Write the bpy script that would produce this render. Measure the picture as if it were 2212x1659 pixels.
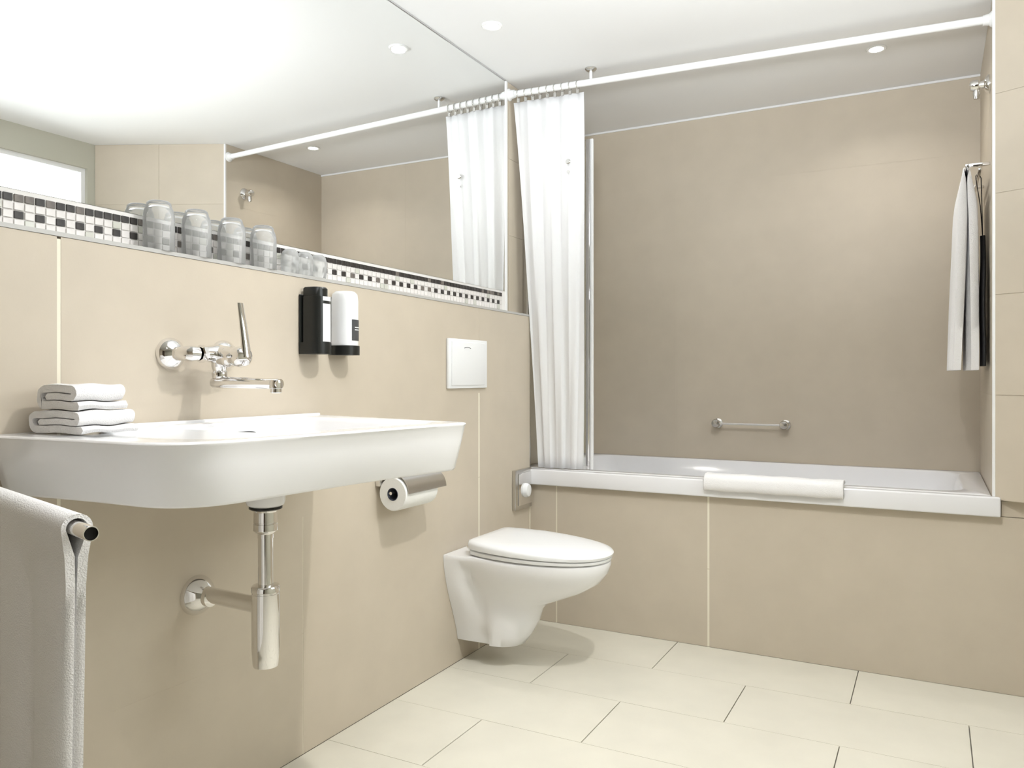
import bpy, bmesh, math, random
from mathutils import Vector, Matrix
random.seed(7)
PI = math.pi
S = bpy.context.scene
COL = S.collection
for o in list(bpy.data.objects):
    bpy.data.objects.remove(o)

# ---------------------------------------------------------------- camera, world, lights, exposure
TH = 0.4872
cam_d = bpy.data.cameras.new('camera')
cam_d.sensor_width = 36.0
cam_d.lens = 1714.7 / 2212 * 36.0
cam_d.shift_y = -0.00719
cam_d.clip_start = 0.02
cam = bpy.data.objects.new('camera', cam_d)
COL.objects.link(cam)
cam.location = (1.6, 0.0, 1.042)
cam.rotation_euler = (PI / 2, 0, TH)
S.camera = cam

w = bpy.data.worlds.new('world')
S.world = w
w.use_nodes = True
w.node_tree.nodes['Background'].inputs[0].default_value = (0.93, 0.97, 1.0, 1)
w.node_tree.nodes['Background'].inputs[1].default_value = 3.0

S.cycles.adaptive_threshold = 0.02
S.view_settings.view_transform = 'Standard'
S.view_settings.look = 'None'
S.view_settings.gamma = 1.0
S.view_settings.use_curve_mapping = False
S.view_settings.exposure = 0.34

WINDOW_W = 10.0
DOWN_W = 1.5
BOUNCE_W = 21.5


def area(name, loc, rot, sx, sy, power, color=(1, 1, 1), shape='RECTANGLE', parent=None, spread=PI):
    d = bpy.data.lights.new(name, 'AREA')
    d.shape = shape
    d.size = sx
    d.size_y = sy
    d.energy = power
    d.color = color
    d.spread = spread
    o = bpy.data.objects.new(name, d)
    COL.objects.link(o)
    o.location = loc
    o.rotation_euler = rot
    o.parent = parent
    return o


# unseen fill lamp standing in for a photographer's flash bounced off the ceiling
area('flash_fill', (1.20, 0.85, 1.70), (math.radians(180 - 45), 0, math.radians(5)), .30, .30, BOUNCE_W, (.92, .96, 1.0), 'DISK', None, math.radians(110))

# ---------------------------------------------------------------- room measures
XB = 0.065      # face of the boxed-out lower left wall
YP = 3.06       # tiled tub panel plane
YBK = 3.824     # alcove back wall
XR = 1.781      # alcove right end wall
XW = 2.42       # window wall
YF = -1.25      # wall behind the camera
ZC = 2.297
ZL = 1.32       # ledge height
ZRIM = 0.647

# window daylight (outside the window opening)
WIN = (1.45, 2.70, 1.35, 2.16)    # y0,y1,z0,z1
area('window_daylight', (XW + 0.20, (WIN[0] + WIN[1]) / 2, (WIN[2] + WIN[3]) / 2), (0, PI / 2, 0),
     WIN[3] - WIN[2] + .1, WIN[1] - WIN[0] + .1, WINDOW_W, (0.96, 0.985, 1.0))


# ---------------------------------------------------------------- materials
def new_mat(name):
    m = bpy.data.materials.new(name)
    m.use_nodes = True
    nt = m.node_tree
    return m, nt, nt.nodes['Principled BSDF']


def mat(name, col, rough=0.4, metal=0.0, var=0.0, vscale=6.0, bump=0.0, bscale=60.0, spec=0.5, coat=0.0, sheen=0.0, trans=0.0, ior=1.45, rvar=0.0):
    m, nt, b = new_mat(name)
    b.inputs['Base Color'].default_value = (*col, 1)
    b.inputs['Roughness'].default_value = rough
    b.inputs['Metallic'].default_value = metal
    b.inputs['Specular IOR Level'].default_value = spec
    b.inputs['Coat Weight'].default_value = coat
    b.inputs['Sheen Weight'].default_value = sheen
    b.inputs['Transmission Weight'].default_value = trans
    b.inputs['IOR'].default_value = ior
    tc = nt.nodes.new('ShaderNodeTexCoord')
    if var > 0:
        n = nt.nodes.new('ShaderNodeTexNoise')
        n.inputs['Scale'].default_value = vscale
        n.inputs['Detail'].default_value = 6
        nt.links.new(tc.outputs['Object'], n.inputs['Vector'])
        r = nt.nodes.new('ShaderNodeMapRange')
        r.inputs['From Min'].default_value = 0.3
        r.inputs['From Max'].default_value = 0.7
        r.inputs['To Min'].default_value = 1 - var
        r.inputs['To Max'].default_value = 1 + var
        nt.links.new(n.outputs['Fac'], r.inputs['Value'])
        mx = nt.nodes.new('ShaderNodeVectorMath')
        mx.operation = 'SCALE'
        mx.inputs[0].default_value = col
        nt.links.new(r.outputs['Result'], mx.inputs['Scale'])
        nt.links.new(mx.outputs[0], b.inputs['Base Color'])
    if bump > 0:
        n2 = nt.nodes.new('ShaderNodeTexNoise')
        n2.inputs['Scale'].default_value = bscale
        n2.inputs['Detail'].default_value = 4
        nt.links.new(tc.outputs['Object'], n2.inputs['Vector'])
        bp = nt.nodes.new('ShaderNodeBump')
        bp.inputs['Strength'].default_value = bump
        bp.inputs['Distance'].default_value = 0.002
        nt.links.new(n2.outputs['Fac'], bp.inputs['Height'])
        nt.links.new(bp.outputs['Normal'], b.inputs['Normal'])
    return m


M = {}
M['tile'] = mat('beige_wall_tile', (0.58, 0.512, 0.415), 0.42, var=0.025, vscale=9, bump=0.05, bscale=220, spec=0.35)
M['grout'] = mat('cream_grout', (0.84, 0.79, 0.66), 0.8)
M['hair'] = mat('beige_grout', (0.58, 0.512, 0.415), 0.8)
M['floor_tile'] = mat('pale_floor_tile', (0.715, 0.69, 0.60), 0.42, var=0.03, vscale=7, bump=0.06, bscale=180, spec=0.35)
M['floor_grout'] = mat('dark_floor_grout', (0.22, 0.20, 0.17), 0.9)
M['floor_grout_pale'] = mat('pale_floor_grout', (0.58, 0.54, 0.45), 0.9)
M['paint'] = mat('white_ceiling_paint', (0.86, 0.86, 0.86), 0.7, bump=0.04, bscale=300)
M['window_wall'] = mat('greenish_wall_paint', (0.52, 0.51, 0.43), 0.6)
M['ceramic'] = mat('white_ceramic', (0.86, 0.86, 0.87), 0.07, spec=0.5)
M['acrylic'] = mat('white_acrylic', (0.84, 0.84, 0.86), 0.13)
M['plastic'] = mat('white_plastic', (0.85, 0.86, 0.87), 0.25)
M['chrome'] = mat('chrome', (0.82, 0.81, 0.80), 0.045, metal=1.0)
M['satin'] = mat('satin_steel', (0.66, 0.65, 0.63), 0.24, metal=1.0)
M['alu'] = mat('aluminium_trim', (0.62, 0.62, 0.62), 0.35, metal=0.8)
M['greytrim'] = mat('grey_edge_trim', (0.50, 0.49, 0.47), 0.35)
M['mirror'] = mat('mirror_silver', (0.94, 0.95, 0.945), 0.0, metal=1.0)
M['whiterod'] = mat('white_lacquer', (0.86, 0.86, 0.86), 0.18)
M['towel'] = mat('white_terry', (0.88, 0.87, 0.87), 0.95, bump=0.9, bscale=420, sheen=0.3, spec=0.1)
M['black'] = mat('black_plastic', (0.012, 0.013, 0.012), 0.3)
M['darkgrey'] = mat('dark_grey_print_and_shade', (0.07, 0.07, 0.075), 0.4)
M['boreshade'] = mat('painted_bore_shade', (0.01, 0.01, 0.01), 0.8)
M['mos_dark'] = mat('dark_brown_glass_mosaic', (0.035, 0.03, 0.028), 0.4, var=0.5, vscale=45)
M['mos_mid'] = mat('taupe_glass_mosaic', (0.16, 0.14, 0.125), 0.4, var=0.3, vscale=45)
M['mos_white'] = mat('white_glass_mosaic', (0.76, 0.73, 0.71), 0.3, var=0.05, vscale=45)
M['mos_pale'] = mat('pale_grey_green_mosaic', (0.60, 0.60, 0.54), 0.15)
M['mos_grout'] = mat('white_mosaic_grout', (0.84, 0.82, 0.80), 0.8)
M['ledge'] = mat('ledge_white_tile', (0.76, 0.74, 0.71), 0.35)
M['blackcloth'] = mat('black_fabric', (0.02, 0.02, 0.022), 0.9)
M['darkwood'] = mat('dark_wood', (0.045, 0.028, 0.02), 0.5, var=.2, vscale=14)
M['paper'] = mat('tissue_paper', (0.85, 0.85, 0.83), 0.95, bump=0.3, bscale=200)
M['card'] = mat('brown_cardboard', (0.10, 0.11, 0.14), 0.9)
M['soap'] = mat('pale_frosted_glass', (0.88, 0.90, 0.88), 0.3, trans=0.55, ior=1.3)

# clear tumbler glass
m, nt, b = new_mat('clear_glass')
b.inputs['Base Color'].default_value = (1, 1, 1, 1)
b.inputs['Roughness'].default_value = 0.01
b.inputs['Transmission Weight'].default_value = 1.0
b.inputs['IOR'].default_value = 1.48
M['glass'] = m


def thin_glass(name, tint, fac, haze=0.0):
    m = bpy.data.materials.new(name)
    m.use_nodes = True
    nt = m.node_tree
    nt.nodes.clear()
    out = nt.nodes.new('ShaderNodeOutputMaterial')
    mx = nt.nodes.new('ShaderNodeMixShader')
    fr = nt.nodes.new('ShaderNodeFresnel')
    fr.inputs['IOR'].default_value = fac
    tr = nt.nodes.new('ShaderNodeBsdfTransparent')
    tr.inputs['Color'].default_value = (*tint, 1)
    gl = nt.nodes.new('ShaderNodeBsdfGlossy')
    gl.inputs['Roughness'].default_value = 0.0
    nt.links.new(fr.outputs[0], mx.inputs[0])
    nt.links.new(tr.outputs[0], mx.inputs[1])
    nt.links.new(gl.outputs[0], mx.inputs[2])
    if haze > 0:
        m2 = nt.nodes.new('ShaderNodeMixShader')
        m2.inputs[0].default_value = haze
        d2 = nt.nodes.new('ShaderNodeBsdfDiffuse')
        d2.inputs['Color'].default_value = (.93, .93, .93, 1)
        nt.links.new(mx.outputs[0], m2.inputs[1])
        nt.links.new(d2.outputs[0], m2.inputs[2])
        nt.links.new(m2.outputs[0], out.inputs[0])
    else:
        nt.links.new(mx.outputs[0], out.inputs[0])
    return m


M['glass'] = thin_glass('clear_glass', (0.995, 0.998, 0.995), 1.22, .22)
M['soap'] = thin_glass('frosted_glass', (0.95, 0.96, 0.95), 1.4, .30)
M['pane'] = thin_glass('pane_glass', (0.97, 0.985, 0.98), 1.35)

# curtain: white, a little translucent
m = bpy.data.materials.new('white_curtain_fabric')
m.use_nodes = True
nt = m.node_tree
nt.nodes.clear()
out = nt.nodes.new('ShaderNodeOutputMaterial')
mx = nt.nodes.new('ShaderNodeMixShader')
mx.inputs[0].default_value = 0.25
df = nt.nodes.new('ShaderNodeBsdfDiffuse')
df.inputs['Color'].default_value = (0.96, 0.96, 0.97, 1)
tl = nt.nodes.new('ShaderNodeBsdfTranslucent')
tl.inputs['Color'].default_value = (0.96, 0.96, 0.97, 1)
nt.links.new(df.outputs[0], mx.inputs[1])
nt.links.new(tl.outputs[0], mx.inputs[2])
nt.links.new(mx.outputs[0], out.inputs[0])
M['curtain'] = m

m, nt, b = new_mat('lamp_lens')
b.inputs['Emission Color'].default_value = (1, 0.97, 0.92, 1)
b.inputs['Emission Strength'].default_value = 14
M['lens'] = m


# ---------------------------------------------------------------- mesh helpers (all in world coordinates)
def obj(name, bm, material, parent=None, smooth=True, angle=35):
    me = bpy.data.meshes.new(name)
    bmesh.ops.recalc_face_normals(bm, faces=bm.faces[:])
    if parent is not None:
        off = Vector((0, 0, 0))
        p = parent
        while p is not None:
            off += Vector(p.location)
            p = p.parent
        bmesh.ops.translate(bm, verts=bm.verts[:], vec=-off)
    bm.to_mesh(me)
    bm.free()
    if smooth:
        me.polygons.foreach_set('use_smooth', [True] * len(me.polygons))
        me.set_sharp_from_angle(angle=math.radians(angle))
    mats = material if isinstance(material, (list, tuple)) else [material]
    for mm in mats:
        me.materials.append(M[mm])
    o = bpy.data.objects.new(name, me)
    COL.objects.link(o)
    o.parent = parent
    return o


def thing(name, label, cat, loc=(0, 0, 0), group=None):
    o = bpy.data.objects.new(name, None)
    COL.objects.link(o)
    o.location = loc
    o.empty_display_size = 0.05
    tag(o, label, cat, group)
    return o


def tag(o, label=None, cat=None, group=None, kind=None):
    if label: o['label'] = label
    if cat: o['category'] = cat
    if group: o['group'] = group
    if kind: o['kind'] = kind
    return o


def struct(name, bm, material, label=None, smooth=False):
    o = obj(name, bm, material, None, smooth)
    o['kind'] = 'structure'
    if label: o['label'] = label
    return o


def box(bm, x0, x1, y0, y1, z0, z1, bev=0.0, seg=2):
    vs = [bm.verts.new(p) for p in ((x0, y0, z0), (x1, y0, z0), (x1, y1, z0), (x0, y1, z0), (x0, y0, z1), (x1, y0, z1), (x1, y1, z1), (x0, y1, z1))]
    fs = [bm.faces.new([vs[i] for i in f]) for f in ((3, 2, 1, 0), (4, 5, 6, 7), (0, 1, 5, 4), (1, 2, 6, 5), (2, 3, 7, 6), (3, 0, 4, 7))]
    if bev > 0:
        es = list({e for f in fs for e in f.edges})
        bmesh.ops.bevel(bm, geom=es, offset=bev, segments=seg, profile=0.5, affect='EDGES')
    return bm


def B(*a, **k):
    return box(bmesh.new(), *a, **k)


def loft(bm, rings, cap0=True, cap1=True, closed=True):
    R = [[bm.verts.new(p) for p in r] for r in rings]
    n = len(R[0])
    for a, c in zip(R[:-1], R[1:]):
        for i in range(n if closed else n - 1):
            j = (i + 1) % n
            bm.faces.new((a[i], a[j], c[j], c[i]))
    if cap0: bm.faces.new(R[0][::-1])
    if cap1: bm.faces.new(R[-1])
    return R


def lathe(bm, prof, origin, axis=(0, 0, 1), n=32, cap0=True, cap1=True, sx=1.0):
    """prof: (radius, distance along the axis)"""
    ax = Vector(axis).normalized()
    u = ax.orthogonal().normalized()
    if abs(ax.z) < 0.9:
        u = Vector((0, 0, 1)).cross(ax).normalized()
    v = ax.cross(u)
    O = Vector(origin)
    rings = []
    for r, h in prof:
        r = max(r, 1e-4)
        rings.append([O + ax * h + (u * math.cos(2 * PI * i / n) * sx + v * math.sin(2 * PI * i / n)) * r for i in range(n)])
    return loft(bm, rings, cap0, cap1)


def tube(bm, pts, r, n=20, cap=True):
    pts = [Vector(p) for p in pts]
    rings = []
    pu = None
    for i, p in enumerate(pts):
        if i == 0: t = pts[1] - p
        elif i == len(pts) - 1: t = p - pts[i - 1]
        else: t = (pts[i + 1] - p).normalized() + (p - pts[i - 1]).normalized()
        t.normalize()
        if pu is None:
            u = t.orthogonal().normalized()
        else:
            u = (pu - t * pu.dot(t)).normalized()
        pu = u
        v = t.cross(u)
        rr = r[i] if isinstance(r, (list, tuple)) else r
        rings.append([p + (u * math.cos(2 * PI * k / n) + v * math.sin(2 * PI * k / n)) * rr for k in range(n)])
    loft(bm, rings, cap, cap)
    return bm


def rrect(x0, x1, y0, y1, r, z, k=6):
    pts = []
    for cx, cy, a0 in ((x1 - r, y1 - r, 0), (x0 + r, y1 - r, PI / 2), (x0 + r, y0 + r, PI), (x1 - r, y0 + r, 1.5 * PI)):
        for i in range(k + 1):
            a = a0 + PI / 2 * i / k
            pts.append(Vector((cx + r * math.cos(a), cy + r * math.sin(a), z)))
    return pts


def prism(bm, poly, z0, z1):
    loft(bm, [[Vector((x, y, z0)) for x, y in poly], [Vector((x, y, z1)) for x, y in poly]])
    return bm


# ================================================================ THE SETTING
# ---- floor with running-bond tiles
floor = struct('floor', B(-0.3, XW + .3, YF - .2, YBK + .2, -0.06, -0.008), 'floor_grout', 'bathroom floor of pale beige tiles')
TL, TW = 0.653, 0.3235
y1 = YP
row = 0
G = 0.0016
while y1 > YF:
    y0 = y1 - TW
    off = 0.062 if row % 2 == 0 else 0.39 - TL
    x = off - TL
    while x < XW:
        a0, a1 = max(x, XB), min(x + TL, XW)
        if a1 - a0 > 0.01:
            zt = random.uniform(-0.0004, 0.0)
            obj('tile', B(a0 + G, a1 - G, y0 + G * .5, y1 - G * .5, -0.010, zt), 'floor_tile', floor, smooth=False)
        x += TL
    obj('grout_line', B(XB, XW, y0 - .004, y0 + .004, -.0079, -.0012), 'floor_grout_pale', floor, smooth=False)
    y1 = y0
    row += 1

# ---- ceiling
ceiling = struct('ceiling', B(-0.3, XW + .4, YF - .2, YBK + .2, ZC, ZC + 0.1), 'paint', 'white painted ceiling')

# ---- left wall: boxed-out lower part and recessed upper part
wall_left = struct('wall_left', B(-0.12, 0.0, YF - .1, YBK + .1, 0, ZC), 'hair', 'left bathroom wall, beige tiles')
obj('wall_box', B(0.0005, XB - 0.0006, YF - .1, YP - .0006, 0, ZL - 0.014), 'grout', wall_left, smooth=False)


def wall_tile(parent, axis, face, a0, a1, z0, z1, ga0, ga1, gz=0.0005, matname='tile', depth=0.009):
    """axis 'x+': faces +x at x=face, a=y range. axis 'y-': faces -y at y=face, a=x range."""
    if axis == 'x+':
        b_ = B(face - depth, face, a0 + ga0, a1 - ga1, z0 + gz, z1 - gz)
    elif axis == 'x-':
        b_ = B(face, face + depth, a0 + ga0, a1 - ga1, z0 + gz, z1 - gz)
    else:
        b_ = B(a0 + ga0, a1 - ga1, face, face + depth, z0 + gz, z1 - gz)
    return obj('tile', b_, matname, parent, smooth=False)


WJ = 0.0055   # half width of a pale vertical joint
HJ = 0.0003
ZT = ZL - 0.009
courses = [(0.0, 0.333, [YF, -0.26, 0.704, 1.666, 2.628, YP]), (0.333, 0.657, [YF, -0.26, 0.704, 1.666, 2.628, YP]),
           (0.657, 0.981, [YF, 0.01, 0.973, 2.628, YP]), (0.981, ZT, [YF, 0.01, 0.973, 2.628, YP])]
for z0, z1, js in courses:
    for a, c in zip(js[:-1], js[1:]):
        def gg(v):
            if abs(v - 1.666) < .01: return 0.0009
            if abs(v - 0.973) < .01: return 0.0040
            return WJ
        top_course = z1 == ZT
        wall_tile(wall_left, 'x+', XB, a, c, z0, z1, gg(a) if not (top_course and abs(a - 2.628) < .01) else HJ,
                  (gg(c) if not (top_course and abs(c - 2.628) < .01) else HJ) if c != YP else 0)
# box end face (towards the tub)
wall_end = B(0.001, XB - 0.0012, YP - .0005, YP + .0005, ZRIM, ZT)
obj('tile', wall_end, 'tile', wall_left, smooth=False)
for zj in (.333, .657, .981):
    obj('grout_line', B(XB - .0006, XB - .0002, YF, YP - .001, zj - .0012, zj + .0012), 'hair', wall_left, smooth=False)
# ledge top slab and its aluminium edge
obj('ledge_top', B(0.0, XB - 0.002, YF, YP - .001, ZL - .009, ZL - .001), 'ledge', wall_left, smooth=False)
trim = struct('trim_1', B(XB - 0.006, XB + 0.0015, YF, YP - .0005, ZT + .0002, ZL), 'greytrim', 'aluminium edge trim along the mirror ledge')
# upper alcove tiles on the left wall (beyond the mirror)
for z0, z1 in ((ZRIM + .002, 0.981), (0.981, 1.312), (1.312, 1.645), (1.645, 1.972), (1.972, ZC - .002)):
    wall_tile(wall_left, 'x+', 0.0035, 2.985 if z0 > 1.2 else YP + .001, YBK - .0065, z0, z1, HJ, HJ, depth=.003)
# mosaic strip, rows at a 16.5 mm pitch from the ledge to the mirror
MZ0 = ZL
PITZ, PITY = 0.0167, 0.0213
struct_m = obj('mosaic_grout', B(-0.002, 0.0025, YF, 2.955, MZ0, 1.4065), 'mos_grout', wall_left, smooth=False)
rows = [1.3985 - 0.0085 - PITZ * k for k in range(5)]
mos_meshes = {}


def mosaic_mesh(kind):
    if kind not in mos_meshes:
        b_ = bmesh.new()
        box(b_, 0.0022, 0.0052, -0.0093, 0.0093, -0.0072, 0.0072, bev=0.0006, seg=1)
        me = bpy.data.meshes.new('mosaic_tile')
        b_.to_mesh(me)
        b_.free()
        me.materials.append(M[kind])
        mos_meshes[kind] = me
    return mos_meshes[kind]


far = {}
ncol = int((2.945 - YF) / PITY)
y_start = 0.930 - PITY * int((0.930 - YF) / PITY)
cnt = 0
cols = [y_start + PITY * i for i in range(ncol)]
for y in cols:
    ci = round((y - 0.930) / PITY)
    for rI, z in enumerate(rows):
        q = random.random()
        if rI == 0:
            kind = 'mos_dark' if q < .82 else 'mos_mid'
        elif rI == 2:
            kind = ('mos_dark' if q < .85 else 'mos_mid') if ci % 2 == 0 else 'mos_white'
        else:
            kind = 'mos_pale' if q < .12 else 'mos_white'
        if y > 2.93: continue
        if 0.84 < y < 2.40 and rI < 4 and cnt < 300:
            o = bpy.data.objects.new('mosaic_tile', mosaic_mesh(kind))
            COL.objects.link(o)
            o.location = (0, y, z)
            o.parent = wall_left
            cnt += 1
        else:
            far.setdefault(kind, []).append((y, z))
b_ = bmesh.new()
fk = list(far)
for mi, kind in enumerate(fk):
    for y, z in far[kind]:
        n0 = len(b_.faces)
        box(b_, 0.0022, 0.0052, y - .0093, y + .0093, z - .0072, z + .0072)
        b_.faces.ensure_lookup_table()
        for f in b_.faces[n0:]: f.material_index = mi
mo = obj('mosaic_tiles_far', b_, fk, wall_left, smooth=False)
mo['kind'] = 'stuff'

# ---- alcove back wall
wall_back = struct('wall_back', B(-0.1, XR + .2, YBK - .0055, YBK + .1, 0, ZC), 'hair', 'alcove back wall of beige tiles')
for k, (z0, z1) in enumerate(((0.60, 0.981), (0.981, 1.312), (1.312, 1.645), (1.645, 1.972), (1.972, ZC - .001))):
    for a, c in ((0.004, 0.485), (0.485, 1.138), (1.138, XR - .001)):
        wall_tile(wall_back, 'y-', YBK - .006, a, c, z0, z1, HJ, HJ, gz=.0003, depth=.005)
struct('trim_2', B(0.004, XR, YBK - .012, YBK - .006, ZC - .010, ZC - .001), 'paint', 'white silicone joint between ceiling and alcove wall')

# ---- alcove end wall and the slanting wall beside it
poly_up = [(XR - .0055, YBK - .006), (XR - .0055, YP + .003), (XR + .001, YP - .005), (XW + .004, 2.743), (XW + .35, 2.743), (XW + .35, YBK)]
wall_end_ = bmesh.new()
prism(wall_end_, poly_up, ZRIM - .011, ZC)
wall_right_front = struct('wall_right', wall_end_, 'hair', 'beige tiled wall to the right of the bath')
poly_low = [(XR, YBK), (XR, YP + .012), (1.96, YP + .012), (2.02, 2.93), (XW + .005, 2.748), (XW + .35, 2.748), (XW + .35, YBK)]
b_ = bmesh.new()
prism(b_, poly_low, 0, ZRIM - .011)
obj('wall_base', b_, 'tile', wall_right_front, smooth=False)
for z0, z1 in ((ZRIM - .01, 0.981), (0.981, 1.312), (1.312, 1.645), (1.645, 1.972), (1.972, ZC - .001)):
    wall_tile(wall_right_front, 'x-', XR - .006, YP + .001, YBK - .007, z0, z1, HJ, HJ, depth=.006)
# tiles on the slanting face
dx, dy = (XW - XR), (2.748 - YP)
L = math.hypot(dx, dy)
ux, uy = dx / L, dy / L
nx, ny = uy, -ux
for z0, z1 in ((ZRIM - .009, 0.981), (0.981, 1.312), (1.312, 1.645), (1.645, 1.972), (1.972, ZC - .001)):
    for s0, s1 in ((0.0, 0.36), (0.36, L)):
        b_ = bmesh.new()
        g = .0006
        P = [(XR + ux * (s0 + g), YP + uy * (s0 + g)), (XR + ux * (s1 - g), YP + uy * (s1 - g))]
        poly = [P[0], P[1], (P[1][0] + nx * .006, P[1][1] + ny * .006), (P[0][0] + nx * .006, P[0][1] + ny * .006)]
        prism(b_, poly, z0 + .0006, z1 - .0006)
        obj('tile', b_, 'tile', wall_right_front, smooth=False)
struct('trim_3', B(XR - .007, XR + .002, YP - .008, YP + .002, ZRIM, ZC - .001, bev=.001, seg=1), 'paint', 'white corner bead on the edge of the tub alcove')

# ---- tub panel
wall_tub = struct('wall_tub', B(XB - .01, 1.96, YP + .0006, YP + .03, 0, ZRIM - .067), 'grout', 'beige tiled panel under the bathtub')
for z0, z1 in ((0.0, 0.300), (0.300, ZRIM - .066)):
    for a, c, g0, g1 in ((XB, .192, .002, .002), (.192, .836, .003, .004), (.836, 1.48, .004, HJ), (1.48, 1.93, HJ, 0)):
        wall_tile(wall_tub, 'y-', YP, a, c, z0, z1, g0, g1)
obj('grout_line', B(XB + .004, 1.93, YP + .0002, YP + .0006, .2988, .3012), 'hair', wall_tub, smooth=False)
obj('grout_line', B(1.4788, 1.4812, YP + .00021, YP + .00059, .0, .58), 'hair', wall_tub, smooth=False)
wall_tile(wall_tub, 'y-', YP, 1.80, 1.93, ZRIM - .065, ZRIM - .014, 0, 0)

struct('trim_4', B(XB - .0005, XB + .0035, YP - .003, YP + .0008, 0, ZRIM - .067), 'grout', 'cream joint in the corner between left wall and tub panel')
# ---- window wall with a real opening
XO = XW + .14
b_ = bmesh.new()
y0, y1_, z0, z1 = WIN
box(b_, XW, XO, YF, y0, 0, ZC)
box(b_, XW, XO, y1_, 2.9, 0, ZC)
box(b_, XW, XO, y0, y1_, 0, z0)
box(b_, XW, XO, y0, y1_, z1, ZC)
struct('wall_end', b_, 'window_wall', 'plain wall with the bright window')
b_ = bmesh.new()
fw = 0.022
fx0, fx1 = XW + .02, XW + .06
box(b_, fx0, fx1, y0, y0 + fw, z0, z1)
box(b_, fx0, fx1, y1_ - fw, y1_, z0, z1)
box(b_, fx0, fx1, y0 + fw, y1_ - fw, z0, z0 + fw)
box(b_, fx0, fx1, y0 + fw, y1_ - fw, z1 - fw, z1)
win = struct('window_1', b_, 'paint', 'white framed bright window')
obj('pane', B(XW + .038, XW + .042, y0 + fw, y1_ - fw, z0 + fw, z1 - fw), 'pane', win, smooth=False)
# ---- wall behind the camera with a door, darkened and widened to reflect in the chrome
struct('wall_front', B(-.1, XW + .2, YF - .1, YF, 0, ZC), 'tile', 'tiled wall behind the camera')
d1 = struct('door_1', B(1.15, 2.15, YF, YF + .03, 0.005, 2.03, bev=.003, seg=1), 'darkwood', 'unseen bathroom door, dark wood for reflections in the chrome')
b_ = bmesh.new()
tube(b_, [(1.43, YF + .03, 1.02), (1.43, YF + .08, 1.02), (1.55, YF + .08, 1.02)], .009)
obj('door_handle', b_, 'satin', d1)

# ================================================================ MIRROR
MIR_Y1 = 2.952
mir = thing('mirror', 'large frameless wall mirror above the mosaic strip, reaching the ceiling', 'mirror', (0.004, 0.9, 1.406))
obj('mirror_glass', B(-0.001, 0.004, -1.0, MIR_Y1, 1.4068, ZC - .0065), 'mirror', mir, smooth=False)
obj('top_profile', B(-0.001, 0.0065, -1.0, MIR_Y1, ZC - .006, ZC - .0005), 'alu', mir, smooth=False)
obj('edge_profile', B(-0.002, 0.008, MIR_Y1 + .0005, MIR_Y1 + .013, ZL + .002, ZC - .004, bev=.001, seg=1), 'whiterod', mir, smooth=False)


# ================================================================ BATHTUB
def bathtub():
    t = thing('bathtub', 'white built-in bathtub with a broad flat rim along the tiled panel', 'bathtub', (0.9, 3.43, 0.58))
    bm = bmesh.new()
    Z0 = ZRIM - .065
    x0, x1, yy0, yy1 = 0.006, XR - .008, YP + .0105, YBK - .008
    rings = [rrect(x0, x1, yy0, yy1, .006, Z0), rrect(x0, x1, yy0, yy1, .006, ZRIM - .003), rrect(x0 + .003, x1 - .003, yy0 + .003, yy1 - .003, .005, ZRIM),
             rrect(.085, 1.700, 3.130, 3.775, .10, ZRIM), rrect(.092, 1.693, 3.137, 3.768, .10, ZRIM - .005),
             rrect(.13, 1.63, 3.165, 3.735, .12, .45), rrect(.19, 1.56, 3.20, 3.70, .13, .27), rrect(.26, 1.48, 3.26, 3.64, .12, .235)]
    loft(bm, rings, cap0=False, cap1=True)
    obj('tub', bm, 'acrylic', t, angle=50)
    obj('front_rim', B(XB + .003, 1.797, 3.032, YP + .0125, Z0, ZRIM, bev=.005, seg=3), 'acrylic', t)
    bm = bmesh.new()
    lathe(bm, [(.026, 0), (.026, .004), (.02, .007)], (.32, 3.45, .2355))
    obj('drain', bm, 'chrome', t)
    bm = bmesh.new()
    lathe(bm, [(.033, 0), (.033, .010), (.027, .014)], (.135, 3.45, .47), (1, 0, -.15))
    obj('overflow_cover', bm, 'chrome', t)


bathtub()


# ================================================================ WASHBASIN
def cat_loop(pts, k=8):
    out_ = []
    n = len(pts)
    for i in range(n):
        p0, p1, p2, p3 = [Vector(pts[(i + j - 1) % n]) for j in range(4)]
        for s in range(k):
            t = s / k
            out_.append(0.5 * ((2 * p1) + (p2 - p0) * t + (2 * p0 - 5 * p1 + 4 * p2 - p3) * t * t + (-p0 + 3 * p1 - 3 * p2 + p3) * t ** 3))
    return out_


def resample(pts, n, c):
    """points of a closed outline at n even angles seen from c"""
    res = []
    m_ = len(pts)
    for k in range(n):
        a = 2 * PI * k / n
        d = Vector((math.cos(a), math.sin(a)))
        best = None
        for i in range(m_):
            p, q = pts[i] - c, pts[(i + 1) % m_] - c
            e = q - p
            den = d.x * e.y - d.y * e.x
            if abs(den) < 1e-12: continue
            t = (p.x * e.y - p.y * e.x) / den
            s = (p.x * d.y - p.y * d.x) / den
            if t > 0 and -1e-6 <= s <= 1 + 1e-6:
                if best is None or t > best: best = t
        res.append(c + d * best)
    return res


BZ = 0.935


def rounded_poly(pts, rads, k=7):
    """corner-rounded polygon"""
    n = len(pts)
    o_ = []
    for i in range(n):
        p = Vector(pts[i]); a = Vector(pts[i - 1]); c = Vector(pts[(i + 1) % n])
        r = rads[i]
        da, dc = (a - p).normalized(), (c - p).normalized()
        p0, p2 = p + da * r, p + dc * r
        for s in range(k + 1):
            t = s / k
            o_.append(p0 * (1 - t) ** 2 + p * 2 * t * (1 - t) + p2 * t * t)
    return o_


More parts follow.
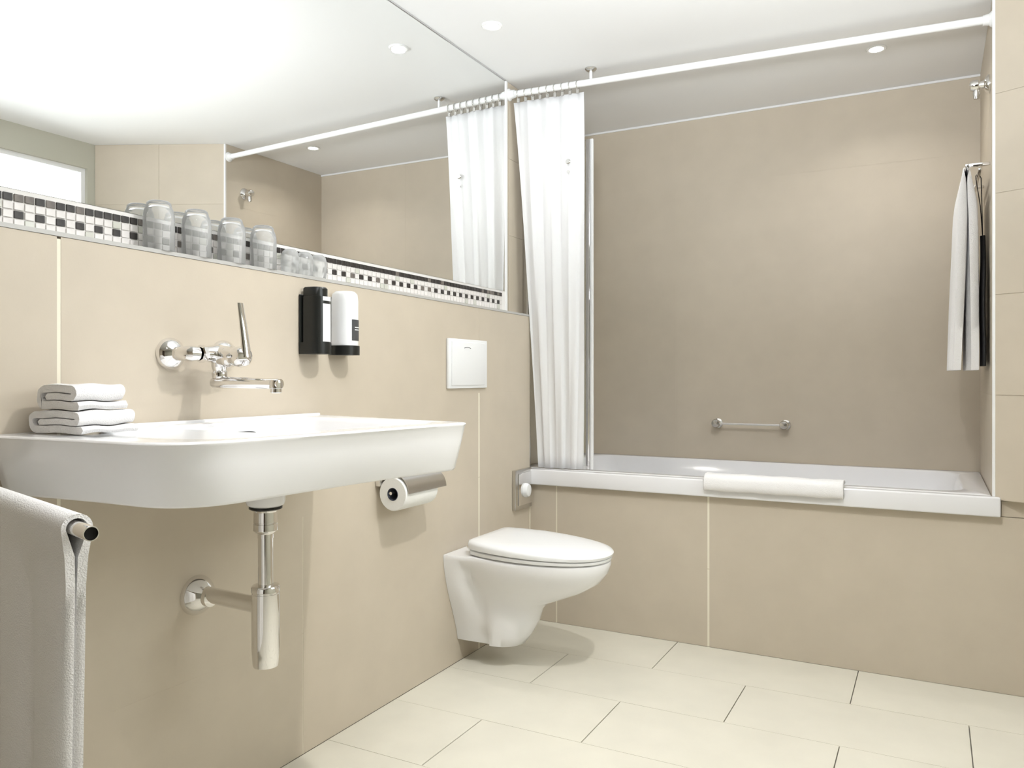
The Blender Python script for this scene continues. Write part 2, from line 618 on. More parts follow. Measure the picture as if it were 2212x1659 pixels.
def basin():
    t = thing('washbasin', 'wide white ceramic washbasin with a side shelf, mounted on the left wall', 'sink', (XB, 1.29, .82))
    c = Vector((.32, 1.33))
    W0 = XB + .001
    outer = rounded_poly([(W0, .830), (.30, .846), (.548, .852), (.640, 1.598), (.42, 1.648), (W0, 1.722)], [.001, .05, .115, .022, .05, .001], 9)
    N = 180
    O = resample(outer, N, c)

    def shrink(d, zz, dback=0.0):
        r = []
        for p in O:
            v = (p - c)
            l = v.length
            q = c + v * ((l - d) / l)
            x = max(q.x, W0 + dback)
            r.append(Vector((x, q.y, zz)))
        return r
    bowl = resample(rounded_poly([(.115, 1.14), (.50, 1.12), (.565, 1.585), (.115, 1.63)], [.05, .10, .07, .05], 9), N, c)

    def bowl_r(s, zz):
        return [Vector((c.x + (p.x - c.x) * s, c.y + (p.y - c.y) * s, zz)) for p in bowl]
    rings = [shrink(.12, .826), shrink(.040, .823), shrink(.030, .8245), shrink(.026, .829), shrink(.010, .895), shrink(.003, BZ - .008), shrink(0, BZ - .004),
             shrink(.002, BZ - .001), shrink(.006, BZ), shrink(.010, BZ)]
    rings += [bowl_r(1.03, BZ - .001), bowl_r(1.0, BZ - .003), bowl_r(.975, BZ - .012), bowl_r(.93, BZ - .05), bowl_r(.86, BZ - .085), bowl_r(.70, BZ - .100), bowl_r(.3, BZ - .104), bowl_r(.06, BZ - .106)]
    bm = bmesh.new()
    loft(bm, rings, cap0=True, cap1=True)
    obj('bowl', bm, 'ceramic', t, angle=60)
    bm = bmesh.new()
    lathe(bm, [(.043, 0), (.0425, -.060), (.040, -.068), (.034, -.072)], (.29, 1.303, .826), cap0=False)
    obj('drain_boss', bm, 'ceramic', t)
    bm = bmesh.new()
    lathe(bm, [(.030, 0), (.030, .004), (.024, .007)], (.32, 1.33, BZ - .105))
    obj('drain_plug', bm, 'chrome', t)
    # solid dark capsule painting the shade of an overflow slot in the bowl
    bm = bmesh.new()
    for s in (1,):
        pts = [Vector((.1335 + .0, 1.395 + .022 * math.cos(a) + (.012 if math.cos(a) > 0 else -.012), .902 + .0075 * math.sin(a))) for a in [2 * PI * i / 24 for i in range(24)]]
        loft(bm, [[p + Vector((-.012, 0, 0)) for p in pts], pts])
    obj('overflow_shade', bm, 'darkgrey', t)
    # raised back rim along the wall
    obj('back_rim', B(W0, W0 + .018, 1.06, 1.716, BZ - .010, BZ + .006, bev=.004, seg=3), 'ceramic', t)


basin()


# ================================================================ BOTTLE TRAP
def trap():
    t = thing('bottle_trap', 'chrome bottle trap under the washbasin', 'trap', (XB, 1.31, .40))
    cx, cy = .29, 1.303
    bm = bmesh.new()
    lathe(bm, [(.036, 0), (.036, -.004), (.030, -.007)], (cx, cy, .7535))
    obj('gasket', bm, 'black', t)
    bm = bmesh.new()
    lathe(bm, [(.030, 0), (.0265, -.004), (.0265, -.027), (.0255, -.028), (.0255, -.030), (.027, -.031), (.027, -.045), (.0225, -.051), (.0175, -.053), (.0175, -.062)], (cx, cy, .7465))
    obj('coupling', bm, 'chrome', t)
    bm = bmesh.new()
    lathe(bm, [(.0165, 0), (.0165, -.118)], (cx, cy, .690))
    obj('tailpiece', bm, 'chrome', t)
    bm = bmesh.new()
    lathe(bm, [(.018, .0), (.029, -.001), (.0315, -.005), (.0315, -.014), (.0300, -.015), (.0300, -.018), (.0312, -.019), (.0308, -.14), (.0285, -.176), (.027, -.180)], (cx, cy, .580))
    obj('trap_body', bm, 'chrome', t)
    bm = bmesh.new()
    lathe(bm, [(.0185, 0), (.0185, .21)], (XB + .012, cy + .004, .533), (1, 0, -.02))
    obj('waste_pipe', bm, 'chrome', t)
    bm = bmesh.new()
    lathe(bm, [(.047, 0), (.047, .004), (.044, .012), (.034, .026), (.026, .034), (.0215, .038), (.0215, .05)], (XB, cy + .004, .527), (1, 0, 0), n=40)
    obj('wall_rosette', bm, 'chrome', t)


trap()


# ================================================================ FAUCET
def faucet():
    t = thing('wall_faucet', 'chrome wall-mounted mixer tap above the washbasin with lever up', 'faucet', (XB, 1.315, 1.02))
    ZF = 1.094
    for y in (1.232, 1.385):
        bm = bmesh.new()
        lathe(bm, [(.037, 0), (.037, .003), (.035, .010), (.028, .019), (.019, .025), (.016, .027), (.016, .036)], (XB, y, ZF), (1, 0, 0), n=40)
        obj('rosette', bm, 'chrome', t)
        bm = bmesh.new()
        tube(bm, [(XB + .03, y, ZF), (XB + .056, y, ZF), (XB + .066, y + (.006 if y < 1.3 else -.006), ZF), (XB + .068, y + (.02 if y < 1.3 else -.02), ZF)], [.0155, .0175, .018, .016], n=24)
        obj('elbow', bm, 'chrome', t)
    # hexagonal union nuts
    for y, s in ((1.256, 1), (1.361, -1)):
        bm = bmesh.new()
        lathe(bm, [(.017, 0), (.0205, .002), (.0205, .013), (.017, .015)], (XB + .068, y, ZF), (0, s, 0), n=8)
        obj('union_nut', bm, 'chrome', t, angle=20)
    bm = bmesh.new()
    lathe(bm, [(.014, 0), (.0175, .004), (.0185, .02), (.022, .036), (.0225, .046), (.022, .056), (.0185, .072), (.0175, .088), (.014, .092)], (XB + .068, 1.262, ZF), (0, 1, 0), n=32)
    obj('body', bm, 'chrome', t)
    bm = bmesh.new()
    lathe(bm, [(.021, -.03), (.0235, -.012), (.0235, 0), (.0215, .004), (.0215, .013), (.023, .016), (.0245, .03), (.021, .043), (.012, .050), (.003, .052)], (.175, 1.312, 1.087), (1, 0, .02), n=36)
    obj('cartridge_cap', bm, 'chrome', t)
    bm = bmesh.new()
    lathe(bm, [(.021, 0), (.023, .012), (.022, .032), (.017, .045)], (.128, 1.312, 1.092), (1, 0, -.05), n=32)
    obj('mixing_chamber', bm, 'chrome', t)
    # lever: flat tapering blade
    rings = []
    for k in range(9):
        s = k / 8
        p = Vector((.222 - .014 * s - .004 * s * s, 1.312 - .002 * s, 1.086 + .124 * s))
        wy, wx = .0125 - .0040 * s, .0085 - .0045 * s
        rings.append([p + Vector((wx * math.cos(a), wy * math.sin(a), 0)) for a in [2 * PI * i / 16 for i in range(16)]])
    bm = bmesh.new()
    loft(bm, rings)
    obj('lever', bm, 'chrome', t, angle=60)
    # spout column and swivelling flat spout
    bm = bmesh.new()
    lathe(bm, [(.020, .030), (.019, .012), (.015, .002), (.0165, 0), (.0175, -.004), (.0175, -.012), (.0165, -.016)], (.134, 1.314, 1.054), n=32)
    obj('spout_socket', bm, 'chrome', t)
    bm = bmesh.new()
    tube(bm, [(.118, 1.314, 1.0285), (.134, 1.314, 1.0285), (.16, 1.315, 1.0285), (.28, 1.318, 1.0265), (.305, 1.318, 1.026), (.318, 1.318, 1.0255)], [.0140, .0160, .0135, .0118, .0128, .0115], n=24)
    for v in bm.verts:
        v.co.y = 1.315 + (v.co.y - 1.315) * 1.05
    obj('spout', bm, 'chrome', t)
    bm = bmesh.new()
    lathe(bm, [(.0135, .010), (.0145, .004), (.0145, -.008), (.0125, -.009), (.0125, -.017), (.010, -.019)], (.306, 1.318, 1.024), n=28)
    obj('aerator', bm, 'chrome', t)


faucet()


# ================================================================ FABRIC
def ribbon(bm, path, thick, y0, y1, ny_=10, wob=.0015, xf=None):
    """a thick ribbon following a 2-D path (a, z), extruded along b. xf maps (a, b, z) to world"""
    n = len(path)
    P = [Vector(p) for p in path]
    up, dn = [], []
    for i in range(n):
        t = (P[min(i + 1, n - 1)] - P[max(i - 1, 0)]).normalized()
        nn = Vector((-t.y, t.x))
        up.append(P[i] + nn * thick / 2)
        dn.append(P[i] - nn * thick / 2)
    e0 = (P[0] - P[1]).normalized() * thick * .42
    e1 = (P[-1] - P[-2]).normalized() * thick * .42
    loop = up + [P[-1] + e1] + dn[::-1] + [P[0] + e0]
    rings = []
    for k in range(ny_ + 1):
        s = k / ny_
        b = y0 + (y1 - y0) * s
        end = 1.0
        rg = []
        for q in loop:
            wv = wob * (math.sin(b * 90 + q.x * 60) + math.sin(b * 41 + q.y * 130))
            rg.append(xf(q.x, b + wob * math.sin(q.x * 150 + q.y * 210), q.y + wv))
        rings.append(rg)
    loft(bm, rings)


def serp(w_, h, layers, x0, z0, k=8):
    """folded-towel path: inner layer, wrapped over the top and round underneath"""
    dz = h / 3
    pts = []
    zm = z0 + h / 2
    for i in range(9): pts.append((x0 + .030 + (w_ - .030 - dz) * i / 8, zm))
    r_ = dz / 2
    cx = x0 + w_ - dz
    for j in range(1, k): pts.append((cx + r_ * math.sin(PI * j / k), zm + r_ - r_ * math.cos(PI * j / k)))
    R_ = dz
    for i in range(9): pts.append((cx - (w_ - dz - R_ * 1.3) * i / 8, zm + dz))
    cx2 = cx - (w_ - dz - R_ * 1.3)
    for j in range(1, k + 3): pts.append((cx2 - R_ * math.sin(PI * j / (k + 3)), zm + R_ * math.cos(PI * j / (k + 3))))
    for i in range(10): pts.append((cx2 + (w_ - R_ * 1.1) * i / 9, zm - dz))
    return pts


def folded_towel(name, label, cx, cy, z, wx, ly, h, layers, rot, group=None):
    t = bpy.data.objects
    bm = bmesh.new()
    ca, sa = math.cos(rot), math.sin(rot)

    def xf(a, b, zz):
        return Vector((cx + a * ca - b * sa, cy + a * sa + b * ca, zz))
    dz = h / layers
    ribbon(bm, serp(wx, h, layers, -wx / 2, z), dz * .90, -ly / 2, ly / 2, 14, .0011, xf)
    o = obj(name, bm, 'towel', None, angle=75)
    md = o.modifiers.new('soft', 'BEVEL')
    md.width = .006
    md.segments = 3
    md.limit_method = 'ANGLE'
    md.angle_limit = 1.0
    tag(o, label, 'towel', group)
    return o


folded_towel('folded_towel', 'lower of two folded white hand towels on the left end of the washbasin', .158, .962, BZ + .0015, .140, .120, .043, 3, .06)
folded_towel('folded_towel', 'upper of two folded white hand towels on the left end of the washbasin', .157, .960, BZ + .045, .118, .100, .048, 3, .0)


# towel on the swing arm
def swing_rail():
    E_ = Vector((.6634, .6355, .8440))
    D = (Vector((.065, .799, .8440)) - E_)
    Lr = D.length
    D.normalize()
    t = thing('towel_rail', 'chrome towel arm with an open tube end beside the washbasin', 'towel rail', (.065, .799, .8440))
    bm = bmesh.new()
    n = 32
    u = Vector((0, 0, 1))
    v = D.cross(u)
    rings = []
    for r, h in ((.0084, .03), (.0084, .0), (.0095, .0), (.0098, .0008), (.0098, Lr - .004)):
        rings.append([E_ + D * h + (u * math.cos(2 * PI * i / n) + v * math.sin(2 * PI * i / n)) * r for i in range(n)])
    loft(bm, rings)
    obj('tube', bm, 'chrome', t)
    bm = bmesh.new()
    lathe(bm, [(.0083, 0), (.0083, .001)], E_ + D * .006, D)
    obj('bore_shade_disc', bm, 'boreshade', t)  # black disc painting the shade inside the open tube end
    bm = bmesh.new()
    lathe(bm, [(.028, 0), (.028, .006), (.016, .012)], (XB, .799, .8440), (1, 0, 0))
    obj('wall_rosette', bm, 'chrome', t)
    # bath towel
    t2 = bmesh.new()
    rt = .0195
    top = .8440
    nb = 22
    front = -1  # side towards the camera
    side = Vector((-D.y, D.x, 0))
    if side.dot(Vector((1.6, 0, 0)) - E_) < 0: side = -side
    rings = []
    s0, s1 = .050, Lr - .03
    path = []
    zlow = .26
    for k in range(16):
        path.append((1.0 + .0 * k, top - (top - zlow) * (1 - k / 16), 0))
    for k in range(11):
        a = PI * k / 10
        path.append((math.cos(a), top + rt * math.sin(a), 1))
    for k in range(1, 17):
        path.append((-1.0, top - (top - zlow + .02) * k / 16, 0))
    cols_ = 26
    grid_o, grid_i = [], []
    for (sd, z, bend) in path:
        depth = (top - z) / (top - zlow) if not bend else 0
        depth = max(depth, 0)
        ro, ri = [], []
        for j in range(cols_ + 1):
            f = j / cols_
            # towel narrows slightly and drifts towards the wall below, folds open
            h = s0 + (s1 - s0) * f + depth * (.028 * (1 - f) if sd > 0 else .035 * (1 - f))
            fold = (.008 * math.sin(f * 17) + .004 * math.sin(f * 37)) * min(1, depth * 2.2)
            fold += 0
            rr = rt * (1.0 if bend else 1.0)
            pinch = -.0115 * min(1, depth * 11) + .003 * depth
            off = side * (sd * (rr + pinch + (.004 * min(1, depth * 11))) + fold)
            p = E_ + D * h + off
            p.z = z
            ro.append(p)
            q = E_ + D * h + side * (sd * ((rr - .006) if bend else max(.0012, rr - .006 - .0165 * min(1, depth * 11))) + fold)
            q.z = z if not bend else top + (rt - .006) * math.sin(math.acos(max(-1, min(1, sd))))
            ri.append(q)
        grid_o.append(ro)
        grid_i.append(ri)
    VO = [[t2.verts.new(p) for p in r] for r in grid_o]
    VI = [[t2.verts.new(p) for p in r] for r in grid_i]
    R_ = len(VO)
    for i in range(R_ - 1):
        for j in range(cols_):
            t2.faces.new((VO[i][j], VO[i + 1][j], VO[i + 1][j + 1], VO[i][j + 1]))
            t2.faces.new((VI[i][j], VI[i][j + 1], VI[i + 1][j + 1], VI[i + 1][j]))
        t2.faces.new((VO[i][0], VI[i][0], VI[i + 1][0], VO[i + 1][0]))
        t2.faces.new((VO[i][-1], VO[i + 1][-1], VI[i + 1][-1], VI[i][-1]))
    for j in range(cols_):
        t2.faces.new((VO[0][j], VO[0][j + 1], VI[0][j + 1], VI[0][j]))
        t2.faces.new((VO[-1][j], VI[-1][j], VI[-1][j + 1], VO[-1][j + 1]))
    o = obj('bath_towel', t2, 'towel', None, angle=80)
    tag(o, 'long white bath towel hanging over the chrome arm at the lower left', 'towel')


swing_rail()


# ================================================================ TOILET
def toilet():
    cy = 2.545
    t = thing('toilet', 'white wall-hung toilet with closed lid', 'toilet', (XB, cy, .08))
    N = 40

    def section(z, xf_, wb, wm, xn=.30, pw=2.2):
        """wb: half width at wall, wm: half width of the bowl, xf_: front reach"""
        pts = []
        # side going from wall to front then back, right side first (y+)
        half = []
        half.append((0, wb))
        half.append((.030, wb * .995))
        blend = [(.060, .25), (.09, .7), (.13, 1.0)]
        for x, f in blend:
            wcav = min(wb, wm) * (.93 if z < .25 else (.74 if .29 < z < .37 and x < .10 else .95))
            half.append((x, wb * (1 - f) + wcav * f))
        xc = max(.14, xf_ - xn)
        for k in range(14):
            a = PI / 2 * k / 13
            x = xc + (xf_ - xc) * math.sin(a) ** (2 / pw) if k else xc
            yv = wm * math.cos(a) ** (2 / pw) if k < 13 else 0
            half.append((x, yv))
        for x, yv in half: pts.append(Vector((XB + .001 + x, cy + yv, z)))
        for x, yv in half[-2::-1]: pts.append(Vector((XB + .001 + x, cy - yv, z)))
        return pts
    data = [(.078, .215, .060, .072, .10), (.084, .235, .074, .086, .11), (.12, .262, .082, .094, .12), (.17, .290, .100, .098, .14), (.215, .305, .118, .100, .16),
            (.24, .330, .128, .104, .19), (.265, .395, .138, .112, .24), (.295, .465, .148, .128, .27), (.33, .520, .158, .152, .29), (.365, .548, .166, .170, .30),
            (.395, .558, .170, .177, .30), (.406, .557, .170, .176, .30), (.410, .550, .168, .170, .30)]
    bm = bmesh.new()
    loft(bm, [section(z, a, b_, c_, d_) for z, a, b_, c_, d_ in data])
    obj('bowl', bm, 'ceramic', t, angle=50)

    def lidsec(z, x0, xf_, w_, xn=.30, tilt=0.0, pw=2.25):
        half = [(x0, 0), (x0, w_ * .70), (x0 + .012, w_ * .80), (x0 + .06, w_ * .90), (x0 + .12, w_ * .965)]
        xc = xf_ - xn
        for k in range(16):
            a = PI / 2 * k / 15
            x = xc + (xf_ - xc) * (math.sin(a) ** (2 / pw) if k else 0)
            yv = w_ * (math.cos(a) ** (2 / pw) if k < 15 else 0)
            half.append((x, yv))
        pts = [Vector((XB + x, cy + yv, z + tilt * (1 - x / .56))) for x, yv in half]
        pts += [Vector((XB + x, cy - yv, z + tilt * (1 - x / .56))) for x, yv in half[-2:0:-1]]
        return pts
    bm = bmesh.new()
    loft(bm, [lidsec(.4125, .085, .552, .172, tilt=.004), lidsec(.4125, .084, .560, .178, tilt=.004), lidsec(.421, .084, .562, .180, tilt=.008), lidsec(.4235, .086, .558, .177, tilt=.008)])
    obj('seat', bm, 'plastic', t, angle=50)
    bm = bmesh.new()
    loft(bm, [lidsec(.4250, .080, .556, .176, tilt=.012), lidsec(.4255, .078, .564, .182, tilt=.012), lidsec(.434, .078, .567, .184, tilt=.022), lidsec(.440, .081, .562, .180, tilt=.026),
              lidsec(.445, .09, .540, .165, tilt=.026), lidsec(.449, .12, .48, .13, xn=.26, tilt=.026), lidsec(.451, .17, .40, .08, xn=.16, tilt=.024)])
    obj('lid', bm, 'plastic', t, angle=50)
    for s in (-1, 1):
        bm = bmesh.new()
        lathe(bm, [(.011, 0), (.012, .003), (.012, .037), (.011, .04)], (XB + .066, cy + s * .078 - .02, .430), (0, 1, 0))
        obj('hinge', bm, 'chrome', t)
    bm = bmesh.new()
    lathe(bm, [(.013, 0), (.013, .003), (.008, .005)], (XB + .05, cy - .130, .345), (0, -1, .1))
    obj('bolt_cover', bm, 'satin', t)


toilet()

# ================================================================ FLUSH PLATE, OUTLET, DISPENSERS, ROLL
t = thing('flush_plate', 'square white flush plate on the wall above the toilet', 'flush plate', (XB, 2.533, 1.088))
obj('plate', B(XB + .0005, XB + .011, 2.394, 2.672, .999, 1.180, bev=.003, seg=2), 'plastic', t)
obj('flush_button', B(XB + .0085, XB + .0155, 2.412, 2.648, 1.010, 1.169, bev=.0025, seg=2), 'plastic', t)
bm = bmesh.new()
tube(bm, [(XB + .0158, 2.495 + .045 * k / 8, 1.147 + .0035 * math.sin(PI * k / 8)) for k in range(9)], .0011, n=6)
obj('finger_notch', bm, 'darkgrey', t)

t = thing('wall_plate', 'small chrome wall plate with a white oval knob beside the toilet', 'wall plate', (XB, 2.972, .57))
obj('plate', B(XB + .0005, XB + .018, 2.897, 3.045, .487, .654, bev=.003, seg=2), 'satin', t)
obj('cover', B(XB + .0185, XB + .022, 2.918, 3.035, .505, .640, bev=.0015, seg=2), 'chrome', t)
bm = bmesh.new()
lathe(bm, [(.026, 0), (.026, .010), (.022, .018), (.010, .021)], (XB + .022, 2.975, .565), (1, 0, 0), n=28)
for v in bm.verts: v.co.z = .565 + (v.co.z - .565) * 1.15
obj('knob', bm, 'plastic', t)


def d_section(x0, x1, y0, y1, z, k=8, flat=.35):
    """wall-side flat, rounded towards the room"""
    r = (y1 - y0) / 2
    cy = (y0 + y1) / 2
    xf_ = x0 + (x1 - x0) * flat
    pts = [Vector((x0, y0, z)), Vector((xf_, y0, z))]
    for i in range(1, k):
        a = -PI / 2 + PI * i / k
        pts.append(Vector((xf_ + (x1 - xf_) * math.cos(a) ** .8, cy + r * math.copysign(abs(math.sin(a)) ** .85, math.sin(a)), z)))
    pts += [Vector((xf_, y1, z)), Vector((x0, y1, z))]
    return pts


def dispensers():
    # black one
    y0, y1 = 1.650, 1.722
    t = thing('soap_dispenser', 'black wall soap dispenser with a plain white front label', 'dispenser', (XB, 1.686, 1.105))
    obj('back_plate', B(XB + .0005, XB + .007, y0 - .003, y1 + .002, 1.112, 1.268, bev=.002, seg=1), 'black', t)
    bm = bmesh.new()
    loft(bm, [d_section(XB + .001, XB + .070, y0 - .002, y1 + .002, z) for z in (1.104, 1.136)])
    obj('holder_base', bm, 'black', t, angle=40)
    bm = bmesh.new()
    loft(bm, [d_section(XB + .012, XB + .066, y0 + .003, y1 - .003, z) for z in (1.136, 1.262)])
    obj('bottle', bm, 'black', t, angle=40)
    bm = bmesh.new()
    loft(bm, [d_section(XB + .010, XB + .060, y0 + .006, y1 - .008, z) for z in (1.2625, 1.284)] + [d_section(XB + .013, XB + .056, y0 + .009, y1 - .011, 1.288)])
    obj('pump_cap', bm, 'black', t, angle=40)
    # curved white label, proud of the bottle front
    def lab(z0, z1, a0=-.55, a1=1.57, mat_='plastic', nm='label', grow=.0012, par=None, yy0=y0, yy1=y1, xa=.012, xb_=.066):
        bm = bmesh.new()
        ro, ri = [], []
        cyy = (yy0 + yy1) / 2
        r = (yy1 - yy0) / 2 - .003
        xf_ = XB + xa + (xb_ - xa) * .35
        K = 12
        rr = []
        for g in (grow, .0):
            line = []
            for i in range(K + 1):
                a = a0 + (a1 - a0) * i / K
                line.append((xf_ + (XB + xb_ - xf_) * max(0, math.cos(a)) ** .8 + g * math.cos(a), cyy + (r) * math.copysign(abs(math.sin(a)) ** .85, math.sin(a)) + g * math.sin(a)))
            rr.append(line)
        loop = rr[0] + rr[1][::-1]
        loft(bm, [[Vector((x, y, z0)) for x, y in loop], [Vector((x, y, z1)) for x, y in loop]])
        return obj(nm, bm, mat_, par, angle=40)
    lab(1.138, 1.242, -.35, 1.5, 'plastic', 'label', par=t)
    lab(1.250, 1.2615, -.35, 1.5, 'plastic', 'neck_band', par=t)
    # white one
    y0, y1 = 1.770, 1.846
    t2 = thing('soap_dispenser', 'white wall soap dispenser with a black base and dark label', 'dispenser', (XB, 1.808, 1.105))
    obj('back_plate', B(XB + .0005, XB + .007, y0 - .001, y1 + .001, 1.112, 1.272, bev=.002, seg=1), 'satin', t2)
    bm = bmesh.new()
    loft(bm, [d_section(XB + .001, XB + .070, y0 - .002, y1 + .002, z) for z in (1.104, 1.131)])
    obj('holder_base', bm, 'black', t2, angle=40)
    bm = bmesh.new()
    loft(bm, [d_section(XB + .008, XB + .066, y0 + .003, y1 - .003, z) for z in (1.1315, 1.26)] + [d_section(XB + .010, XB + .063, y0 + .005, y1 - .005, 1.280), d_section(XB + .016, XB + .055, y0 + .012, y1 - .012, 1.288)])
    obj('bottle', bm, 'plastic', t2, angle=60)
    lab(1.146, 1.206, -.30, 1.35, 'darkgrey', 'label', par=t2, yy0=y0, yy1=y1, xa=.008, xb_=.066)
    for z in (1.1755, 1.1825):
        lab(z, z + .0025, -.05, 1.2, 'plastic', 'label_line', grow=.0018, par=t2, yy0=y0, yy1=y1, xa=.008, xb_=.066)


dispensers()


def tp():
    t = thing('toilet_roll_holder', 'chrome toilet roll holder with cover under the right end of the washbasin', 'roll holder', (XB, 2.06, .73))
    obj('wall_bracket', B(XB + .0005, XB + .020, 1.985, 2.185, .700, .745, bev=.003), 'chrome', t)
    bm = bmesh.new()
    # curved cover
    pts = []
    cx, cz, R0 = XB + .068, .684, .058
    outer, inner = [], []
    for k in range(11):
        a = math.radians(150 - 150 * k / 10)
        outer.append((cx + R0 * math.cos(a), cz + R0 * math.sin(a)))
        inner.append((cx + (R0 - .002) * math.cos(a), cz + (R0 - .002) * math.sin(a)))
    loop = outer + inner[::-1]
    loft(bm, [[Vector((x, y, z)) for x, z in loop] for y in (1.99, 2.20)])
    obj('cover', bm, 'satin', t)
    bm = bmesh.new()
    tube(bm, [(XB + .018, 2.192, .715), (XB + .064, 2.200, .700), (cx, 2.205, cz), (cx, 2.195, cz), (cx, 1.975, cz)], .005)
    obj('spindle', bm, 'chrome', t)
    r = thing('toilet_roll', 'white toilet roll on the chrome holder', 'toilet roll', (cx, 2.09, cz))
    bm = bmesh.new()
    n = 40
    rings = []
    for rad, y in ((.020, 1.985), (.049, 1.985), (.0515, 1.988), (.0515, 2.158), (.049, 2.16), (.020, 2.16), (.020, 1.985)):
        rings.append([Vector((cx + rad * math.cos(2 * PI * i / n), y, cz - .004 + rad * math.sin(2 * PI * i / n))) for i in range(n)])
    loft(bm, rings, False, False)
    obj('paper', bm, 'paper', r, angle=40)
    bm = bmesh.new()
    rings = []
    for rad, y in ((.0196, 1.984), (.0196, 2.181), (.0185, 2.181), (.0185, 1.984), (.0196, 1.984)):
        rings.append([Vector((cx + rad * math.cos(2 * PI * i / n), y, cz - .004 + rad * math.sin(2 * PI * i / n))) for i in range(n)])
    loft(bm, rings, False, False)
    obj('core', bm, 'card', r)


tp()


# ================================================================ TUMBLERS
def tumbler_bm(h=.114, ro=.034, rt_=.027, thick=.0018):
    """upside-down tumbler, open side down; base on top"""
    bm = bmesh.new()
    prof = [(ro, 0.0008), (ro, h * .62), (ro * .985, h * .74), (ro * .93, h * .82), (rt_ * 1.02, h * .90), (rt_ * .97, h * .965), (rt_ * .82, h), (.0005, h),
            ]
    inner = [(.0005, h - .012), (rt_ * .75, h - .011), (rt_ * .88, h * .86), (ro * .90, h * .78), (ro - thick, h * .66), (ro - thick, .0008), (ro - thick * .5, 0.0), (ro, 0.0008)]
    lathe(bm, prof + inner, (0, 0, 0), n=36, cap0=False, cap1=False)
    bmesh.ops.remove_doubles(bm, verts=bm.verts[:], dist=1e-5)
    return bm


labels = ['first upside-down clear tumbler on the mirror ledge, nearest the window reflection',
          'second upside-down clear tumbler from the left on the mirror ledge',
          'third upside-down clear tumbler from the left on the mirror ledge',
          'rightmost upside-down clear tumbler, beside the low glasses']
proto = None
for y, lb in zip((1.225, 1.330, 1.438, 1.545), labels):
    if proto is None:
        o = obj('tumbler', tumbler_bm(), 'glass', None, angle=60)
        proto = o
    else:
        o = proto.copy()
        COL.objects.link(o)
    o.location = (.0365 - .0005, y, ZL - .0004)
    o.location.x = .038
    tag(o, lb, 'glass', 'clear tumblers on the mirror ledge')
labels = ['low frosted glass right next to the tumblers', 'middle one of three low frosted glasses on the ledge', 'low frosted glass furthest from the tumblers']
proto = None
for y, lb in zip((1.648, 1.705, 1.762), labels):
    if proto is None:
        bm = bmesh.new()
        lathe(bm, [(.019, 0), (.023, .004), (.0245, .03), (.0245, .048), (.021, .062), (.014, .069), (.001, .071)], (0, 0, 0), n=28)
        o = obj('low_glass', bm, 'soap', None, angle=60)
        proto = o
    else:
        o = proto.copy()
        COL.objects.link(o)
    o.location = (.034, y, ZL - .0004)
    tag(o, lb, 'glass', 'low frosted glasses on the mirror ledge')

# ================================================================ SHOWER: rod, curtain, screen
RA, RB = Vector((0.002, 2.985, 2.243)), Vector((XR - .002, 3.080, 2.231))


def rod():
    t = thing('curtain_rod', 'white shower curtain rod across the top of the bath', 'curtain rod', tuple(RB))
    bm = bmesh.new()
    tube(bm, [RA, RB], .0135, n=24)
    obj('rod', bm, 'whiterod', t)
    for P_, s in ((RA, 1), (RB, -1)):
        bm = bmesh.new()
        lathe(bm, [(.026, 0), (.026, .005), (.019, .012), (.0165, .03)], P_ + Vector((s * .001, 0, 0)), (s, 0, 0))
        obj('end_flange', bm, 'whiterod', t)
    f = .37 / XR
    c_ = RA.lerp(RB, f)
    bm = bmesh.new()
    lathe(bm, [(.006, 0), (.006, ZC - c_.z)], c_)
    obj('ceiling_stay', bm, 'whiterod', t)
    bm = bmesh.new()
    lathe(bm, [(.024, 0), (.024, -.004), (.018, -.010), (.009, -.013)], (c_.x, c_.y, ZC - .0002))
    obj('ceiling_flange', bm, 'satin', t)


rod()


